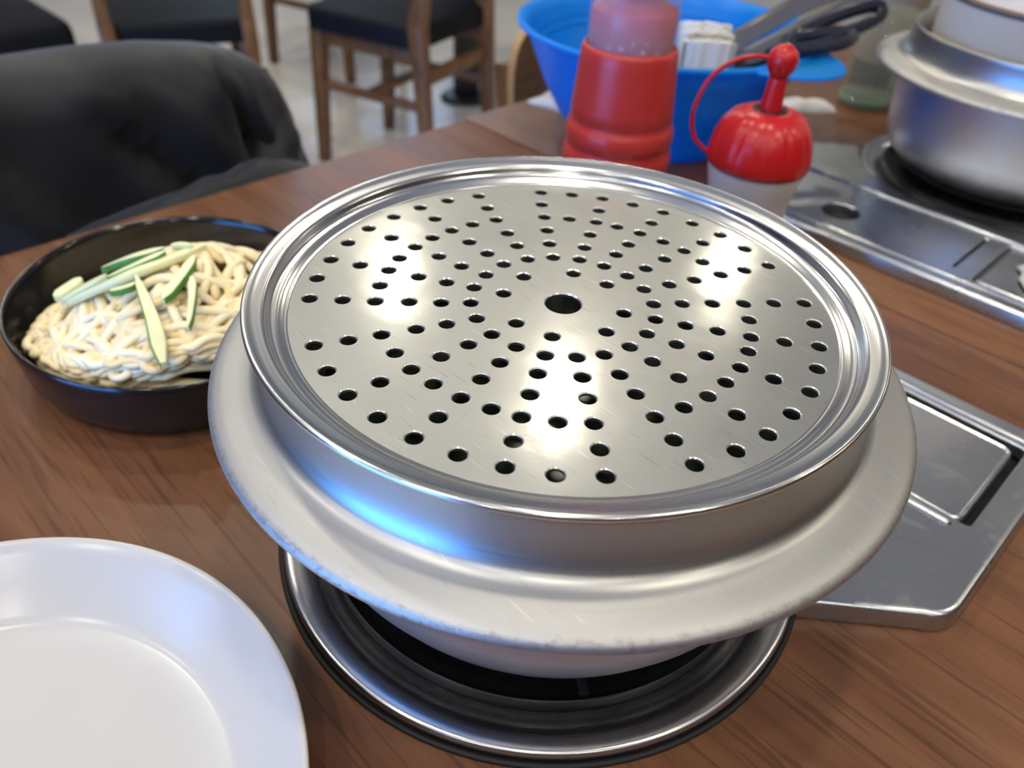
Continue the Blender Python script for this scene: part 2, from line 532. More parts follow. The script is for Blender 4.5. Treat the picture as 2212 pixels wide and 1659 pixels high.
M['pot_body'] = metal_mat('pot_body_aluminium', (0.78, 0.79, 0.82), 0.42, 0.12, spun=True, dark_tone=(0.028, 0.062))
M['steel'] = metal_mat('stove_steel', (0.52, 0.545, 0.56), 0.28, 0.08, spun=False, stains=0.08, dents=0.05, scratch=0.2)
M['ring'] = metal_mat('stove_ring_steel', (0.52, 0.52, 0.53), 0.27, 0.12, spun=True, dents=0.05)
M['cutlery'] = metal_mat('tong_steel', (0.55, 0.54, 0.53), 0.09, 0.05, spun=False)
M['dark_tone'] = plain('black_enamel', (0.008, 0.008, 0.010), 0.30, var=0.3)
M['gap_black'] = plain('gap_shade_black', (0.006, 0.006, 0.006), 0.6, var=0.2)  # black that paints shade in the stove's gaps and holes
M['dish'] = plain('dark_dish_glaze', (0.010, 0.008, 0.008), 0.16, coat=0.2, var=0.25, vscale=18)
M['white'] = plain('white_melamine', (0.56, 0.548, 0.53), 0.22, spec=0.5, var=0.015, vscale=8)
M['red_cap'] = plain('red_cap_plastic', (0.52, 0.012, 0.014), 0.30, var=0.08, vscale=60)
M['red_body'] = plain('red_sauce_body', (0.50, 0.036, 0.028), 0.34, var=0.05, vscale=25)
M['pink_sauce'] = plain('pink_sauce', (0.62, 0.10, 0.10), 0.35, var=0.06)
mt, nt, b = new_mat('blue_plastic')
v = mapping(nt)
c = mixc(nt, noise(nt, v, 20, 3), (0.004, 0.36, 0.94), (0.006, 0.42, 0.99))
nt.links.new(c, b.inputs['Base Color']); b.inputs['Roughness'].default_value = 0.32
tl = N(nt, 'ShaderNodeBsdfTranslucent'); nt.links.new(c, tl.inputs['Color'])
mx = N(nt, 'ShaderNodeMixShader'); mx.inputs[0].default_value = 0.50
nt.links.new(b.outputs[0], mx.inputs[1]); nt.links.new(tl.outputs[0], mx.inputs[2])
nt.links.new(mx.outputs[0], nt.nodes['Material Output'].inputs['Surface'])
M['blue'] = mt
M['scissor'] = plain('navy_plastic', (0.010, 0.013, 0.028), 0.22, var=0.2)
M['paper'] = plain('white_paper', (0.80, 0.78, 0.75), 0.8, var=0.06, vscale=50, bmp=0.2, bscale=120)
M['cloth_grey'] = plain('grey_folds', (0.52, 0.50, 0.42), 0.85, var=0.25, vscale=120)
M['beige_drum'] = plain('beige_steamer', (0.86, 0.74, 0.56), 0.5, metal=0.0, var=0.10, vscale=12, bmp=0.1)
M['beige_cup'] = plain('beige_cup', (0.60, 0.55, 0.45), 0.4, var=0.05)
M['seam'] = plain('brown_seam', (0.20, 0.14, 0.10), 0.6, var=0.1)
M['broth'] = plain('dark_green_broth', (0.020, 0.028, 0.014), 0.2, var=0.5, vscale=60)
M['foil'] = plain('white_foil', (0.66, 0.64, 0.60), 0.30, var=0.15, vscale=90, bmp=0.8, bscale=70)

def frosted(name, col, rough, clear, spec=0.5):
    """thin milky plastic: partly see-through, glossy"""
    mt, nt, b = new_mat(name)
    f = noise(nt, mapping(nt), 40, 3)
    c = mixc(nt, f, tuple(x * .95 for x in col), tuple(min(1, x * 1.04) for x in col))
    nt.links.new(c, b.inputs['Base Color'])
    b.inputs['Roughness'].default_value = rough
    b.inputs['Specular IOR Level'].default_value = spec
    b.inputs['Alpha'].default_value = 1 - clear
    return mt
M['frost'] = frosted('frosted_plastic', (0.74, 0.69, 0.70), 0.28, 0.30)
M['neck'] = frosted('clear_neck_plastic', (0.62, 0.56, 0.68), 0.15, 0.84)
M['glass'] = frosted('clear_glass', (0.42, 0.44, 0.36), 0.04, 0.80, 0.8)
M['glass_green'] = frosted('green_glass', (0.35, 0.55, 0.40), 0.05, 0.55, 0.8)

# noodles: cream, each strand a little different
mt, nt, b = new_mat('noodle')
gi = N(nt, 'ShaderNodeNewGeometry')
c = ramp(nt, gi.outputs['Random Per Island'], [(0.0, (0.80, 0.62, 0.32)), (0.5, (0.88, 0.74, 0.44)), (1.0, (0.92, 0.82, 0.56))])
f = noise(nt, mapping(nt), 55, 3)
flour = ramp(nt, f, [(0.56, (0, 0, 0)), (0.68, (1, 1, 1))])
nt.links.new(mixc(nt, mathn(nt, 'MULTIPLY', flour, 0.32), c, (0.93, 0.91, 0.86)), b.inputs['Base Color'])
b.inputs['Roughness'].default_value = 0.55
b.inputs['Subsurface Weight'].default_value = 0.0
b.inputs['Subsurface Radius'].default_value = (0.004, 0.003, 0.0015)
M['noodle'] = mt
M['flesh'] = plain('zucchini_flesh', (0.80, 0.81, 0.46), 0.35, var=0.10, vscale=90)
M['skin'] = plain('zucchini_skin', (0.085, 0.25, 0.04), 0.35, var=0.45, vscale=150)

# floor tile, plaster
mt, nt, b = new_mat('floor_tile')
v = mapping(nt)
f = noise(nt, v, 1.2, 5, 0.6)
c = ramp(nt, f, [(0.3, (0.60, 0.56, 0.50)), (0.7, (0.74, 0.70, 0.63))])
nt.links.new(c, b.inputs['Base Color'])
b.inputs['Roughness'].default_value = 0.16
b.inputs['Specular IOR Level'].default_value = 0.55
bump(nt, b, noise(nt, v, 7, 3), 0.04, 0.002)
M['floor'] = mt
M['plaster'] = plain('ceiling_plaster', (0.62, 0.615, 0.60), 0.9, var=0.03, vscale=3)
M['wall'] = plain('wall_paint', (0.55, 0.53, 0.50), 0.85, var=0.05, vscale=2)
M['wall_dark'] = wood_mat('darkened_wall', (0.05, 0.03, 0.02), (0.09, 0.055, 0.035), (0.13, 0.08, 0.05), 0.5, (6, 6, 0.8))  # unseen walls, darkened so the pot collar reflects something dark
M['grout'] = plain('dark_grout', (0.10, 0.10, 0.10), 0.8, var=0.2)
M['frame'] = plain('window_frame', (0.10, 0.10, 0.11), 0.4, var=0.1)
mt, nt, b = new_mat('lamp_diffuser')
b.inputs['Base Color'].default_value = (0.9, 0.85, 0.75, 1)
b.inputs['Emission Color'].default_value = (1.0, 0.85, 0.62, 1)
b.inputs['Emission Strength'].default_value = 12.0
M['diffuser'] = mt

# ------------------------------------------------------------------ room shell
X0, X1, Y0, Y1 = -5.0, 3.2, -3.1, 5.2
def struct(o): o['kind'] = 'structure'; return o
FG = 0.90      # big floor tiles
fl = struct(box_obj('floor', (X0, Y0, FLOOR_Z - 0.10), (X1, Y1, FLOOR_Z - 0.003), M['grout']))
tile_me = None
gx0, gy0 = -4.4, -2.6
nx, ny = 8, 8
for i in range(-1, nx + 1):
    for j in range(-1, ny + 1):
        ax, bx = max(X0, gx0 + i * FG) + .002, min(X1, gx0 + (i + 1) * FG) - .002
        ay, by = max(Y0, gy0 + j * FG) + .002, min(Y1, gy0 + (j + 1) * FG) - .002
        if bx - ax < .05 or by - ay < .05: continue
        if -1 < i < nx - 1 and -1 < j < ny - 1 and tile_me is not None:
            t = bpy.data.objects.new('floor_tile', tile_me); link(t, fl)
            t.location = (ax - tile_o[0], ay - tile_o[1], 0)
        else:
            t = box_obj('floor_tile', (ax, ay, FLOOR_Z - 0.02), (bx, by, FLOOR_Z), M['floor'], fl, 0.0015, 1)
            if -1 < i < nx - 1 and -1 < j < ny - 1:
                tile_me, tile_o = t.data, (ax, ay)
struct(box_obj('ceiling', (X0, Y0, CEIL_Z), (X1, Y1, CEIL_Z + 0.1), M['plaster']))
wa = struct(bpy.data.objects.new('wall_left', None)); link(wa)
vy0, vy1, vz0, vz1 = 2.1, 4.3, 0.2, 1.7
for lo, hi in (((Y0, FLOOR_Z), (vy0, CEIL_Z)), ((vy1, FLOOR_Z), (Y1, CEIL_Z)), ((vy0, FLOOR_Z), (vy1, vz0)), ((vy0, vz1), (vy1, CEIL_Z))):
    box_obj('wall_panel', (X0 - 0.1, lo[0], lo[1]), (X0, hi[0], hi[1]), M['wall'], wa)
wn2 = struct(bpy.data.objects.new('window_2', None)); link(wn2)
for lo, hi in (((vy0, vz0), (vy0 + .04, vz1)), ((vy1 - .04, vz0), (vy1, vz1)), ((vy0, vz0), (vy1, vz0 + .04)), ((vy0, vz1 - .04), (vy1, vz1)), (((vy0 + vy1) / 2 - .02, vz0), ((vy0 + vy1) / 2 + .02, vz1))):
    box_obj('window_bar', (X0 - 0.05, lo[0], lo[1]), (X0 + 0.01, hi[0], hi[1]), M['frame'], wn2, 0.004)
struct(box_obj('wall_right', (X1, Y0, FLOOR_Z), (X1 + 0.1, Y1, CEIL_Z), M['wall_dark']))
struct(box_obj('wall_back', (X0, Y1, FLOOR_Z), (X1, Y1 + 0.1, CEIL_Z), M['wall']))
# front wall with a real window opening
wx0, wx1, wz0, wz1 = -1.45, 0.75, -0.70, 1.20
wf = struct(bpy.data.objects.new('wall_front', None)); link(wf)
for lo, hi in (((X0, FLOOR_Z), (wx0, CEIL_Z)), ((wx1, FLOOR_Z), (X1, CEIL_Z)), ((wx0, FLOOR_Z), (wx1, wz0)), ((wx0, wz1), (wx1, CEIL_Z))):
    box_obj('wall_panel', (lo[0], Y0 - 0.1, lo[1]), (hi[0], Y0, hi[1]), M['wall_dark'], wf)
wn = struct(bpy.data.objects.new('window_1', None)); link(wn)
for lo, hi in (((wx0, wz0), (wx0 + .04, wz1)), ((wx1 - .04, wz0), (wx1, wz1)), ((wx0, wz0), (wx1, wz0 + .04)), ((wx0, wz1 - .04), (wx1, wz1)), (((wx0 + wx1) / 2 - .02, wz0), ((wx0 + wx1) / 2 + .02, wz1))):
    box_obj('window_bar', (lo[0], Y0 - 0.05, lo[1]), (hi[0], Y0 + 0.01, hi[1]), M['frame'], wn, 0.004)

# unseen recessed ceiling lamps, several added to brighten camera-facing sides
def make_lamp(x, y, label):
    t = thing('unseen_ceiling_lamp', label, 'lamp', (x, y, CEIL_Z), 0, 'warm recessed ceiling lamps')
    return t
lamp_proto = thing('unseen_ceiling_lamp', 'unseen warm round recessed lamp from a set with added fill lamps', 'lamp', (0, 0, CEIL_Z), 0, 'warm recessed ceiling lamps')
lathe('trim_ring', [(0.062, 0.0), (0.085, 0.0), (0.085, -0.006), (0.066, -0.010), (0.062, -0.004)], M['white'], lamp_proto, 32, True)
lathe('diffuser', [(0, -0.002), (0.061, -0.002)], M['diffuser'], lamp_proto, 24)
ld = bpy.data.lights.new('lamp_light', 'AREA')
ld.shape = 'DISK'; ld.size = 0.12; ld.energy = LAMP_W; ld.color = (1.0, 0.92, 0.75)
lo_ = bpy.data.objects.new('lamp_light', ld); link(lo_, lamp_proto); lo_.location = (0, 0, -0.012)
first = True
for x, y in ((-1.3, 1.6), (-2.4, 1.65), (-1.4, 2.9), (-3.4, 0.4), (-3.5, 2.2), (-2.4, 0.35), (-1.2, 0.2), (-0.1, 0.2), (1.0, 0.2), (2.1, 0.2), (-1.2, -1.0), (-0.1, -1.0), (1.0, -1.0), (2.1, -1.0),
             (-1.2, -2.2), (-0.1, -2.2), (1.0, -2.2), (2.1, -2.2), (1.2, 1.6), (2.2, 2.9), (0.6, 4.1)):  # first three placed from highlights; camera-side ones added as front light
    o = lamp_proto if first else copy_tree(lamp_proto)
    first = False
    o.location = (x, y, CEIL_Z)
# ------------------------------------------------------------------ tables
def table(label, x0, x1, y0, y1):
    t = thing('dining_table', label, 'table', ((x0 + x1) / 2, (y0 + y1) / 2, FLOOR_Z))
    hx, hy = (x1 - x0) / 2, (y1 - y0) / 2
    top = -FLOOR_Z
    box_obj('table_top', (-hx, -hy, top - 0.030), (hx, hy, top), M['table'], t, 0.0022, 3)
    box_obj('apron', (-hx + .06, -hy + .06, top - 0.085), (hx - .06, hy - .06, top - 0.0305), M['chair_wood'], t, 0.003)
    for sx in (-1, 1):
        for sy in (-1, 1):
            beam('leg', (sx * (hx - .09), sy * (hy - .09), top - 0.086), (sx * (hx - .09), sy * (hy - .09), 0), 0.05, 0.05, M['black_metal'], t)
    return t
table('brown wood-grain table under the perforated steamer pot', -0.4916, 0.78, -0.44, 0.3765)
table('brown wood-grain table beyond the straight joint, under the blue bowl', -0.4975, 0.78, 0.3785, 1.20)

# ------------------------------------------------------------------ gas stoves let into the tables
def stove(label, cy, s):
    """s=+1: control plate on the +y side of the burner, s=-1: on the -y side"""
    t = thing('gas_stove', label, 'stove', (0, cy, 0))
    def fx(o):
        if s < 0:
            for v in o.data.vertices: v.co.y = -v.co.y
            o.data.flip_normals()
        return o
    zt = 0.013
    arc = [(0.1490 * math.sin(math.radians(a_)), 0.1490 * math.cos(math.radians(a_))) for a_ in range(-68, 69, 4)]
    ends = round_poly([(-0.191, 0.279), (-0.191, 0.098), (0.0, 0.0), (0.191, 0.098), (0.191, 0.279)], [.02, .012, .001, .012, .02], 6)
    plate = [q_ for q_ in ends if q_[0] < -.05] + arc + [q_ for q_ in ends if q_[0] > .05]
    lid_hole = round_poly([(0.067, 0.166), (0.177, 0.166), (0.177, 0.262), (0.067, 0.262)], .005, 4)
    slot = round_poly([(0.0470, 0.170), (0.0502, 0.170), (0.0502, 0.250), (0.0470, 0.250)], .001, 2)
    knob_hole = circle(-0.0686, 0.228, 0.0185, 32)
    V, F = sheet_data(plate, [lid_hole, slot, knob_hole], zt, 0.008, 0.0010, edge=[(0.0015, -0.0002), (0.003, -0.0012), (0.004, -0.003), (0.0046, -0.0122)])
    o = fx(mesh_obj('base_plate', V, F, M['steel'], t, True, 35)); fix_normals(o)
    fx(mesh_obj('shade_sheet', [(q[0], q[1], 0.002) for q in offset_poly(plate, .004)], [tuple(range(len(plate)))], M['gap_black'], t, False))  # added black sheet, paints the shade inside the plate's slots
    lid = round_poly([(0.0685, 0.1675), (0.1715, 0.1675), (0.1715, 0.2575), (0.0685, 0.2575)], .009, 5)
    V, F = sheet_data(offset_poly(lid, .004), [], 0.0108, 0.004, edge=[(0.0006, 0.0), (0.0012, 0.0005), (0.002, 0.0009), (0.003, 0.0004), (0.0038, -0.002), (0.004, -0.0075)])
    o = fx(mesh_obj('battery_lid', V, F, M['steel'], t, True, 50)); fix_normals(o)
    o = fx(tube('ridge', [(-0.142, 0.1605, zt), (-0.139, 0.1605, zt), (0.165, 0.1605, zt), (0.168, 0.1605, zt)], [0.001, 0.0032, 0.0032, 0.001], M['steel'], t, sides=12, flat=0.7))
    o = fx(tube('ridge', [(-0.120, 0.268, zt), (-0.118, 0.268, zt), (0.176, 0.268, zt), (0.178, 0.268, zt)], [0.0008, 0.0024, 0.0024, 0.0008], M['steel'], t, sides=12, flat=0.6))
    fx(lathe('knob_shade_cup', [(0.0178, 0.0128), (0.0178, 0.0030), (0, 0.0028)], M['gap_black'], t, 32, cx=-0.0686, cy=0.228))  # black cup added to paint the shade inside the knob hole
    # round burner: black ring painted for the gap shadow, dished steel ring, black pan
    lathe('gap_shadow_ring', [(0.1425, 0.0003), (0.1455, 0.0003), (0.1455, 0.0020), (0.1425, 0.0024)], M['gap_black'], t, 96, True)
    lathe('trim_ring', [(0.1405, 0.0006), (0.1422, 0.0022), (0.1427, 0.0048), (0.1424, 0.0066), (0.1414, 0.0077), (0.1400, 0.0080), (0.1375, 0.0078), (0.1340, 0.0072), (0.1300, 0.0060), (0.1260, 0.0040), (0.1225, 0.0016), (0.1150, 0.0010), (0.1150, 0.0006)], M['ring'], t, 128)
    pan = lathe('burner_pan', [(0.1192, 0.0014), (0.1196, 0.0092), (0.1188, 0.0100), (0.1180, 0.0092), (0.1165, 0.0060), (0.100, 0.0030), (0.060, 0.0022), (0, 0.0022)], M['dark_tone'], t, 128)
    for k in range(5):
        a = math.radians(-108 + 72 * k)
        q = Vector((math.cos(a), math.sin(a), 0))
        beam('pot_support', q * 0.1165 + Vector((0, 0, 0.0080)), q * 0.050 + Vector((0, 0, 0.0095)), 0.004, 0.005, M['dark_tone'], t, bevel=0.0008, side=(0, 0, 1))
    return t
stove('steel gas stove let into the table under the perforated tray pot', 0.0, 1)
stove('steel gas stove with a round knob hole, under the pot at the upper right', 0.7125, -1)

# ------------------------------------------------------------------ pots
def pot(label, loc):
    t = thing('cooking_pot', label, 'pot', loc)
    lathe('flange', [(0.1325, 0.1505), (0.1335, 0.1512), (0.1342, 0.1504), (0.1343, 0.1470), (0.1345, 0.1425), (0.1350, 0.1380), (0.1358, 0.1338), (0.1370, 0.1300), (0.1386, 0.1268), (0.1406, 0.1246), (0.1436, 0.1233),
                     (0.1490, 0.1222), (0.1540, 0.1214), (0.1580, 0.1204), (0.1602, 0.1192), (0.1613, 0.1178), (0.1616, 0.1164), (0.1612, 0.1150), (0.1602, 0.1145), (0.1590, 0.1152), (0.1540, 0.1178), (0.1460, 0.1190), (0.1375, 0.1190), (0.1345, 0.1170), (0.1322, 0.1130)], M['pot'], t, 160)
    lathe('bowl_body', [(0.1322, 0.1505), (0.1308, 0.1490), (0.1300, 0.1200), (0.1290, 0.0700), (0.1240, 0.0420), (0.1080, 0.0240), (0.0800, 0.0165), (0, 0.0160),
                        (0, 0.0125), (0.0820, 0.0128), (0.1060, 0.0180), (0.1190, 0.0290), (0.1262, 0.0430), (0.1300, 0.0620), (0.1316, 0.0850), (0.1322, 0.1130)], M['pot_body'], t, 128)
    return t
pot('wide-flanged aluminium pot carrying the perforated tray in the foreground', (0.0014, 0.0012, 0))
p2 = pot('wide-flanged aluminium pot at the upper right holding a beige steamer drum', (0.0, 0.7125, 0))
br = lathe('broth', [(0, 0.0705), (0.100, 0.0706), (0.1280, 0.0712), (0.1280, 0.0680), (0, 0.0660)], M['broth'], None, 64)
tag(br, 'dark green broth down inside the foreground pot, seen through the tray holes', 'broth')

# perforated steamer tray resting on the near pot
tr = thing('steamer_tray', 'round perforated aluminium steamer tray on the foreground pot', 'tray', (0, 0, 0))
PZ = 0.147
def dish_z(x, y):
    return 0.0
outline = circle(0, 0, 0.1222, 160)
hl = [circle(x, y, 0.0034 + 0.0005, 22) for x, y in HOLES] + [circle(0.0024, -0.0021, 0.0088, 36)]
V, F = sheet_data(outline, hl, PZ, 0.0016, 0.0005)
o = mesh_obj('perforated_plate', V, F, M['tray'], tr, True, 25); fix_normals(o)
lathe('rim', [(0.12215, 0.1456), (0.12215, 0.1470), (0.1230, 0.1471), (0.1240, 0.1474), (0.1256, 0.1486), (0.1268, 0.1494), (0.1280, 0.1496), (0.1290, 0.1499), (0.1298, 0.1510), (0.1303, 0.1528), (0.1310, 0.1540),
              (0.1325, 0.1545), (0.1350, 0.1550), (0.1372, 0.1559), (0.1385, 0.1567), (0.1394, 0.1567), (0.1400, 0.1560), (0.1401, 0.1550), (0.1397, 0.1541), (0.1388, 0.1537), (0.1375, 0.1540), (0.1340, 0.1528), (0.1318, 0.1522), (0.1310, 0.1500), (0.1296, 0.1484), (0.1275, 0.1478), (0.1250, 0.1460)], M['tray_rim'], tr, 160, True)

# beige drum standing in the far pot
dr = thing('steamer_drum', 'tall beige drum with a dark seam standing in the pot at the upper right', 'steamer', (0.0, 0.7125, 0.0165))
zb = 0.0165
lathe('wall', [(0, 0.0005), (0.1060, 0.0005), (0.1150, 0.030), (0.1160, 0.165), (0.1172, 0.1675), (0.1160, 0.170), (0.1160, 0.272), (0.1120, 0.276), (0.1090, 0.272), (0.1090, 0.060), (0, 0.058)], M['beige_drum'], dr, 96)
lathe('seam_band', [(0.1166, 0.1640), (0.1180, 0.1650), (0.1180, 0.1690), (0.1166, 0.1700)], M['seam'], dr, 96, True)
q = Vector((-0.1167 * math.cos(0.30), -0.1167 * math.sin(0.30), 0))
beam('seam_strip', q + Vector((0, 0, 0.171)), q + Vector((0, 0, 0.268)), 0.004, 0.003, M['seam'], dr, bevel=0.0006)

# ------------------------------------------------------------------ white plate, dark dish, noodles, zucchini
pl = lathe('white_plate', [(0, 0.0060), (0.080, 0.0060), (0.1060, 0.0066), (0.1090, 0.0080), (0.1120, 0.0105), (0.1220, 0.0205), (0.1310, 0.0300), (0.1352, 0.0342), (0.1372, 0.0352), (0.1383, 0.0342), (0.1378, 0.0325), (0.1330, 0.0265), (0.1230, 0.0160), (0.1120, 0.0060), (0.1000, 0.0030), (0.0760, 0.0028), (0.0750, 0.0002), (0.0700, 0.0002), (0.0690, 0.0028), (0, 0.0030)], M['white'], None, 160)
pl.location = (-0.0222, -0.2995, 0)
tag(pl, 'glossy white deep plate at the lower left corner of the table', 'plate')

DX, DY = -0.2840, -0.0740
dish = lathe('serving_dish', [(0, 0.0060), (0.0880, 0.0060), (0.0965, 0.0085), (0.1000, 0.0140), (0.1035, 0.0400), (0.1048, 0.0445), (0.1062, 0.0456), (0.1074, 0.0445), (0.1072, 0.0400), (0.1040, 0.0140), (0.1005, 0.0050), (0.0950, 0.0012), (0.0900, 0.0003), (0.0860, 0.0003), (0.0840, 0.0020), (0, 0.0020)], M['dish'], None, 128, sx=1.045, sy=0.96)
dish.location = (DX, DY, 0)
tag(dish, 'glossy black-brown round serving dish full of noodles beside the foreground pot', 'dish')

def mound(x, y):
    u, v = x + .258, y + .070
    a, b_ = .95 * u - .32 * v, .32 * u + .95 * v
    sa = .125 if a > 0 else .076
    return .010 + .068 * math.exp(-((a / sa) ** 2 + (b_ / .094) ** 2))
rng = random.Random(11)
NV, NF = [], []
def inside(x, y, k=0.0935):
    return ((x - DX) / (k * 1.045)) ** 2 + ((y - DY) / (k * 0.96)) ** 2 < 1
def strand(x, y, a, n, frac, rad, zoff=0.0):
    pts = []; cur = rng.uniform(-16, 16); ph = rng.uniform(0, 6)
    for i in range(n):
        z = 0.0095 + (mound(x, y) - 0.0125) * frac + 0.0036 * math.sin(ph + i * 0.5) + zoff
        pts.append(Vector((x, y, max(z, 0.0095))))
        cur += rng.uniform(-7, 7); cur = max(-34, min(34, cur))
        a += cur * 0.0055
        nx_, ny_ = x + 0.0055 * math.cos(a), y + 0.0055 * math.sin(a)
        if not inside(nx_, ny_) or mound(nx_, ny_) < 0.024:
            tgt = math.atan2(-0.075 - y, -0.255 - x)
            d = (tgt - a + PI) % (2 * PI) - PI
            a += max(-0.9, min(0.9, d))
            nx_, ny_ = x + 0.0055 * math.cos(a), y + 0.0055 * math.sin(a)
        x, y = nx_, ny_
    path = catmull(pts, n * 2)
    V, F = tube_data(path, rad, 8, flat=0.72, base=len(NV), round_ends=True)
    NV.extend(V); NF.extend(F)
for i in range(165):
    for _ in range(50):
        x, y = rng.uniform(-.38, -.16), rng.uniform(-.18, .03)
        if inside(x, y) and mound(x, y) > 0.028: break
    fr = rng.choice((0.45, 0.7, 0.9, 1.0, 1.0, 1.05))
    strand(x, y, rng.uniform(0, 2 * PI), rng.randint(16, 40), fr, rng.uniform(0.0029, 0.0037))
nd = mesh_obj('noodles', NV, NF, M['noodle'], None, True); fix_normals(nd)
tag(nd, 'heap of cream coloured flour-dusted wheat noodles in the dark dish', 'noodles', kind='stuff')

def zucchini(label, pts, w, th, flip=1, taper=(1.0, 1.0)):
    """a cut strip: pale flesh with a green skin edge along one side"""
    path = catmull(pts, 14)
    t = thing('zucchini_strip', label, 'zucchini', tuple(path[7]), 0, 'zucchini strips on the noodles')
    V, F, SV, SF = [], [], [], []
    n = len(path)
    o0 = path[7]
    for i, q in enumerate(path):
        tn = (path[min(i + 1, n - 1)] - path[max(i - 1, 0)]).normalized()
        s = tn.cross(Vector((0, 0, 1))).normalized() * flip
        b_ = Vector((0, 0, 1))
        e = min(i, n - 1 - i) / (n / 2)
        k = min(1.0, 0.35 + e * 2.2) * (taper[0] + (taper[1] - taper[0]) * i / (n - 1))
        c0 = q - o0
        for du, dv in ((-1, -.55), (-.8, -1), (.98, -1), (.98, 1), (-.8, 1), (-1, .55)):
            V.append(c0 + s * (du * w / 2 * k) + b_ * (dv * th / 2))
        for du, dv in ((0.93, -1.02), (1.10, -0.95), (1.18, -0.5), (1.18, 0.5), (1.10, 0.95), (0.93, 1.02)):
            SV.append(c0 + s * (du * w / 2 * k) + b_ * (dv * th / 2))
    for L in (F, SF):
        for i in range(n - 1):
            for j in range(6):
                L.append((i * 6 + j, i * 6 + (j + 1) % 6, (i + 1) * 6 + (j + 1) % 6, (i + 1) * 6 + j))
        L.append((5, 4, 3, 2, 1, 0)); L.append(tuple((n - 1) * 6 + j for j in range(6)))
    for nm, vv, ff, mm in (('flesh', V, F, M['flesh']), ('skin', SV, SF, M['skin'])):
        o = mesh_obj(nm, vv, ff, mm, t, True, 40); fix_normals(o)
    return t
L = 0.004
def lift(P, d=L): return [(a, b_, c_ + d) for a, b_, c_ in P]
zucchini('longest pale zucchini strip lying diagonally over the noodle heap', [(-0.2950, -0.1350, 0.0540), (-0.2600, -0.1035, 0.0790), (-0.2547, -0.0562, 0.0840)], 0.0072, 0.0045, -1)
zucchini('zucchini strip with dark green edge at the back of the heap, behind the longest strip', [(-0.2980, -0.1085, 0.0670), (-0.2790, -0.0960, 0.0785), (-0.2660, -0.0783, 0.0845)], 0.0070, 0.0045, 1)
zucchini('short blunt zucchini strip nearest the empty left side of the dark dish', [(-0.3110, -0.1385, 0.0510), (-0.3120, -0.1290, 0.0535), (-0.3130, -0.1190, 0.0560)], 0.0085, 0.0045, -1)
zucchini('zucchini strip sloping down beside the short blunt strip at the left of the heap', [(-0.3060, -0.1365, 0.0500), (-0.2935, -0.1253, 0.0610), (-0.2810, -0.1120, 0.0710)], 0.0062, 0.004, -1)
zucchini('zucchini strip with bright green edge lying just above the longest strip', [(-0.2757, -0.1130, 0.0720), (-0.2640, -0.0970, 0.0810), (-0.2594, -0.0799, 0.0856)], 0.0055, 0.0045, 1)
zucchini('broad zucchini strip with dark green edge hanging down the front of the heap', [(-0.2530, -0.1029, 0.0800), (-0.2350, -0.1070, 0.0765), (-0.2140, -0.1121, 0.0700), (-0.1885, -0.1210, 0.0590)], 0.0100, 0.0045, 1, (0.35, 1.0))
zucchini('zucchini strip leaning towards the tray, right of the broad hanging strip', [(-0.2239, -0.1007, 0.0765), (-0.2310, -0.0864, 0.0815), (-0.2440, -0.0690, 0.0848)], 0.0068, 0.0045, 1)
zucchini('narrow zucchini strip pointing down on the right of the noodle heap', [(-0.2272, -0.0794, 0.0820), (-0.2126, -0.0880, 0.0770), (-0.1986, -0.0990, 0.0690)], 0.0062, 0.0045, -1, (0.9, 0.5))
zucchini('tiny dark green zucchini end at the very top of the heap', [(-0.2640, -0.0740, 0.0860), (-0.2610, -0.0690, 0.0866), (-0.2560, -0.0640, 0.0860)], 0.0035, 0.004, -1)
zucchini('short green-edged zucchini piece under the lower half of the longest strip', [(-0.2600, -0.1180, 0.0720), (-0.2531, -0.1119, 0.0750), (-0.2480, -0.1050, 0.0780)], 0.0055, 0.004, 1)

# ------------------------------------------------------------------ sauce bottles
rb = thing('sauce_bottle', 'large red sauce bottle with frosted neck in front of the blue bowl', 'bottle', (-0.2149, 0.3111, 0))
lathe('body', [(0, 0.0003), (0.0440, 0.0003), (0.0490, 0.0040), (0.0495, 0.0120), (0.0486, 0.0400), (0.0482, 0.0500), (0.0474, 0.0535), (0.0458, 0.0560), (0.0462, 0.0585), (0.0480, 0.0615), (0.0482, 0.0680), (0.0474, 0.0730), (0.0446, 0.0765), (0.0444, 0.0785), (0.0466, 0.0820), (0.0472, 0.0860), (0.0468, 0.0920), (0.0456, 0.0962), (0.0432, 0.0990), (0.0430, 0.1010), (0.0444, 0.1045),
               (0.0436, 0.1120), (0.0408, 0.1480), (0.0400, 0.1560), (0.0390, 0.1590), (0.0372, 0.1604), (0.0362, 0.1600), (0.0358, 0.1560), (0, 0.1540)], M['red_body'], rb, 96)
lathe('neck', [(0.0364, 0.1565), (0.0366, 0.1640), (0.0370, 0.1900), (0.0366, 0.2250), (0.0350, 0.2250), (0.0354, 0.1900), (0.0350, 0.1565)], M['neck'], rb, 64, True)
lathe('sauce', [(0, 0.1545), (0.0345, 0.1545), (0.0348, 0.1860), (0.0335, 0.1885), (0.0180, 0.1960), (0.0120, 0.2080), (0.0110, 0.2220), (0, 0.2220)], M['pink_sauce'], rb, 64)
lathe('cap', [(0.0380, 0.2200), (0.0385, 0.2250), (0.0375, 0.2350), (0.0200, 0.2480), (0.0080, 0.2540), (0.0050, 0.2850), (0, 0.2860), (0, 0.2256), (0.0300, 0.2256), (0.0376, 0.2252)], M['red_cap'], rb, 64)

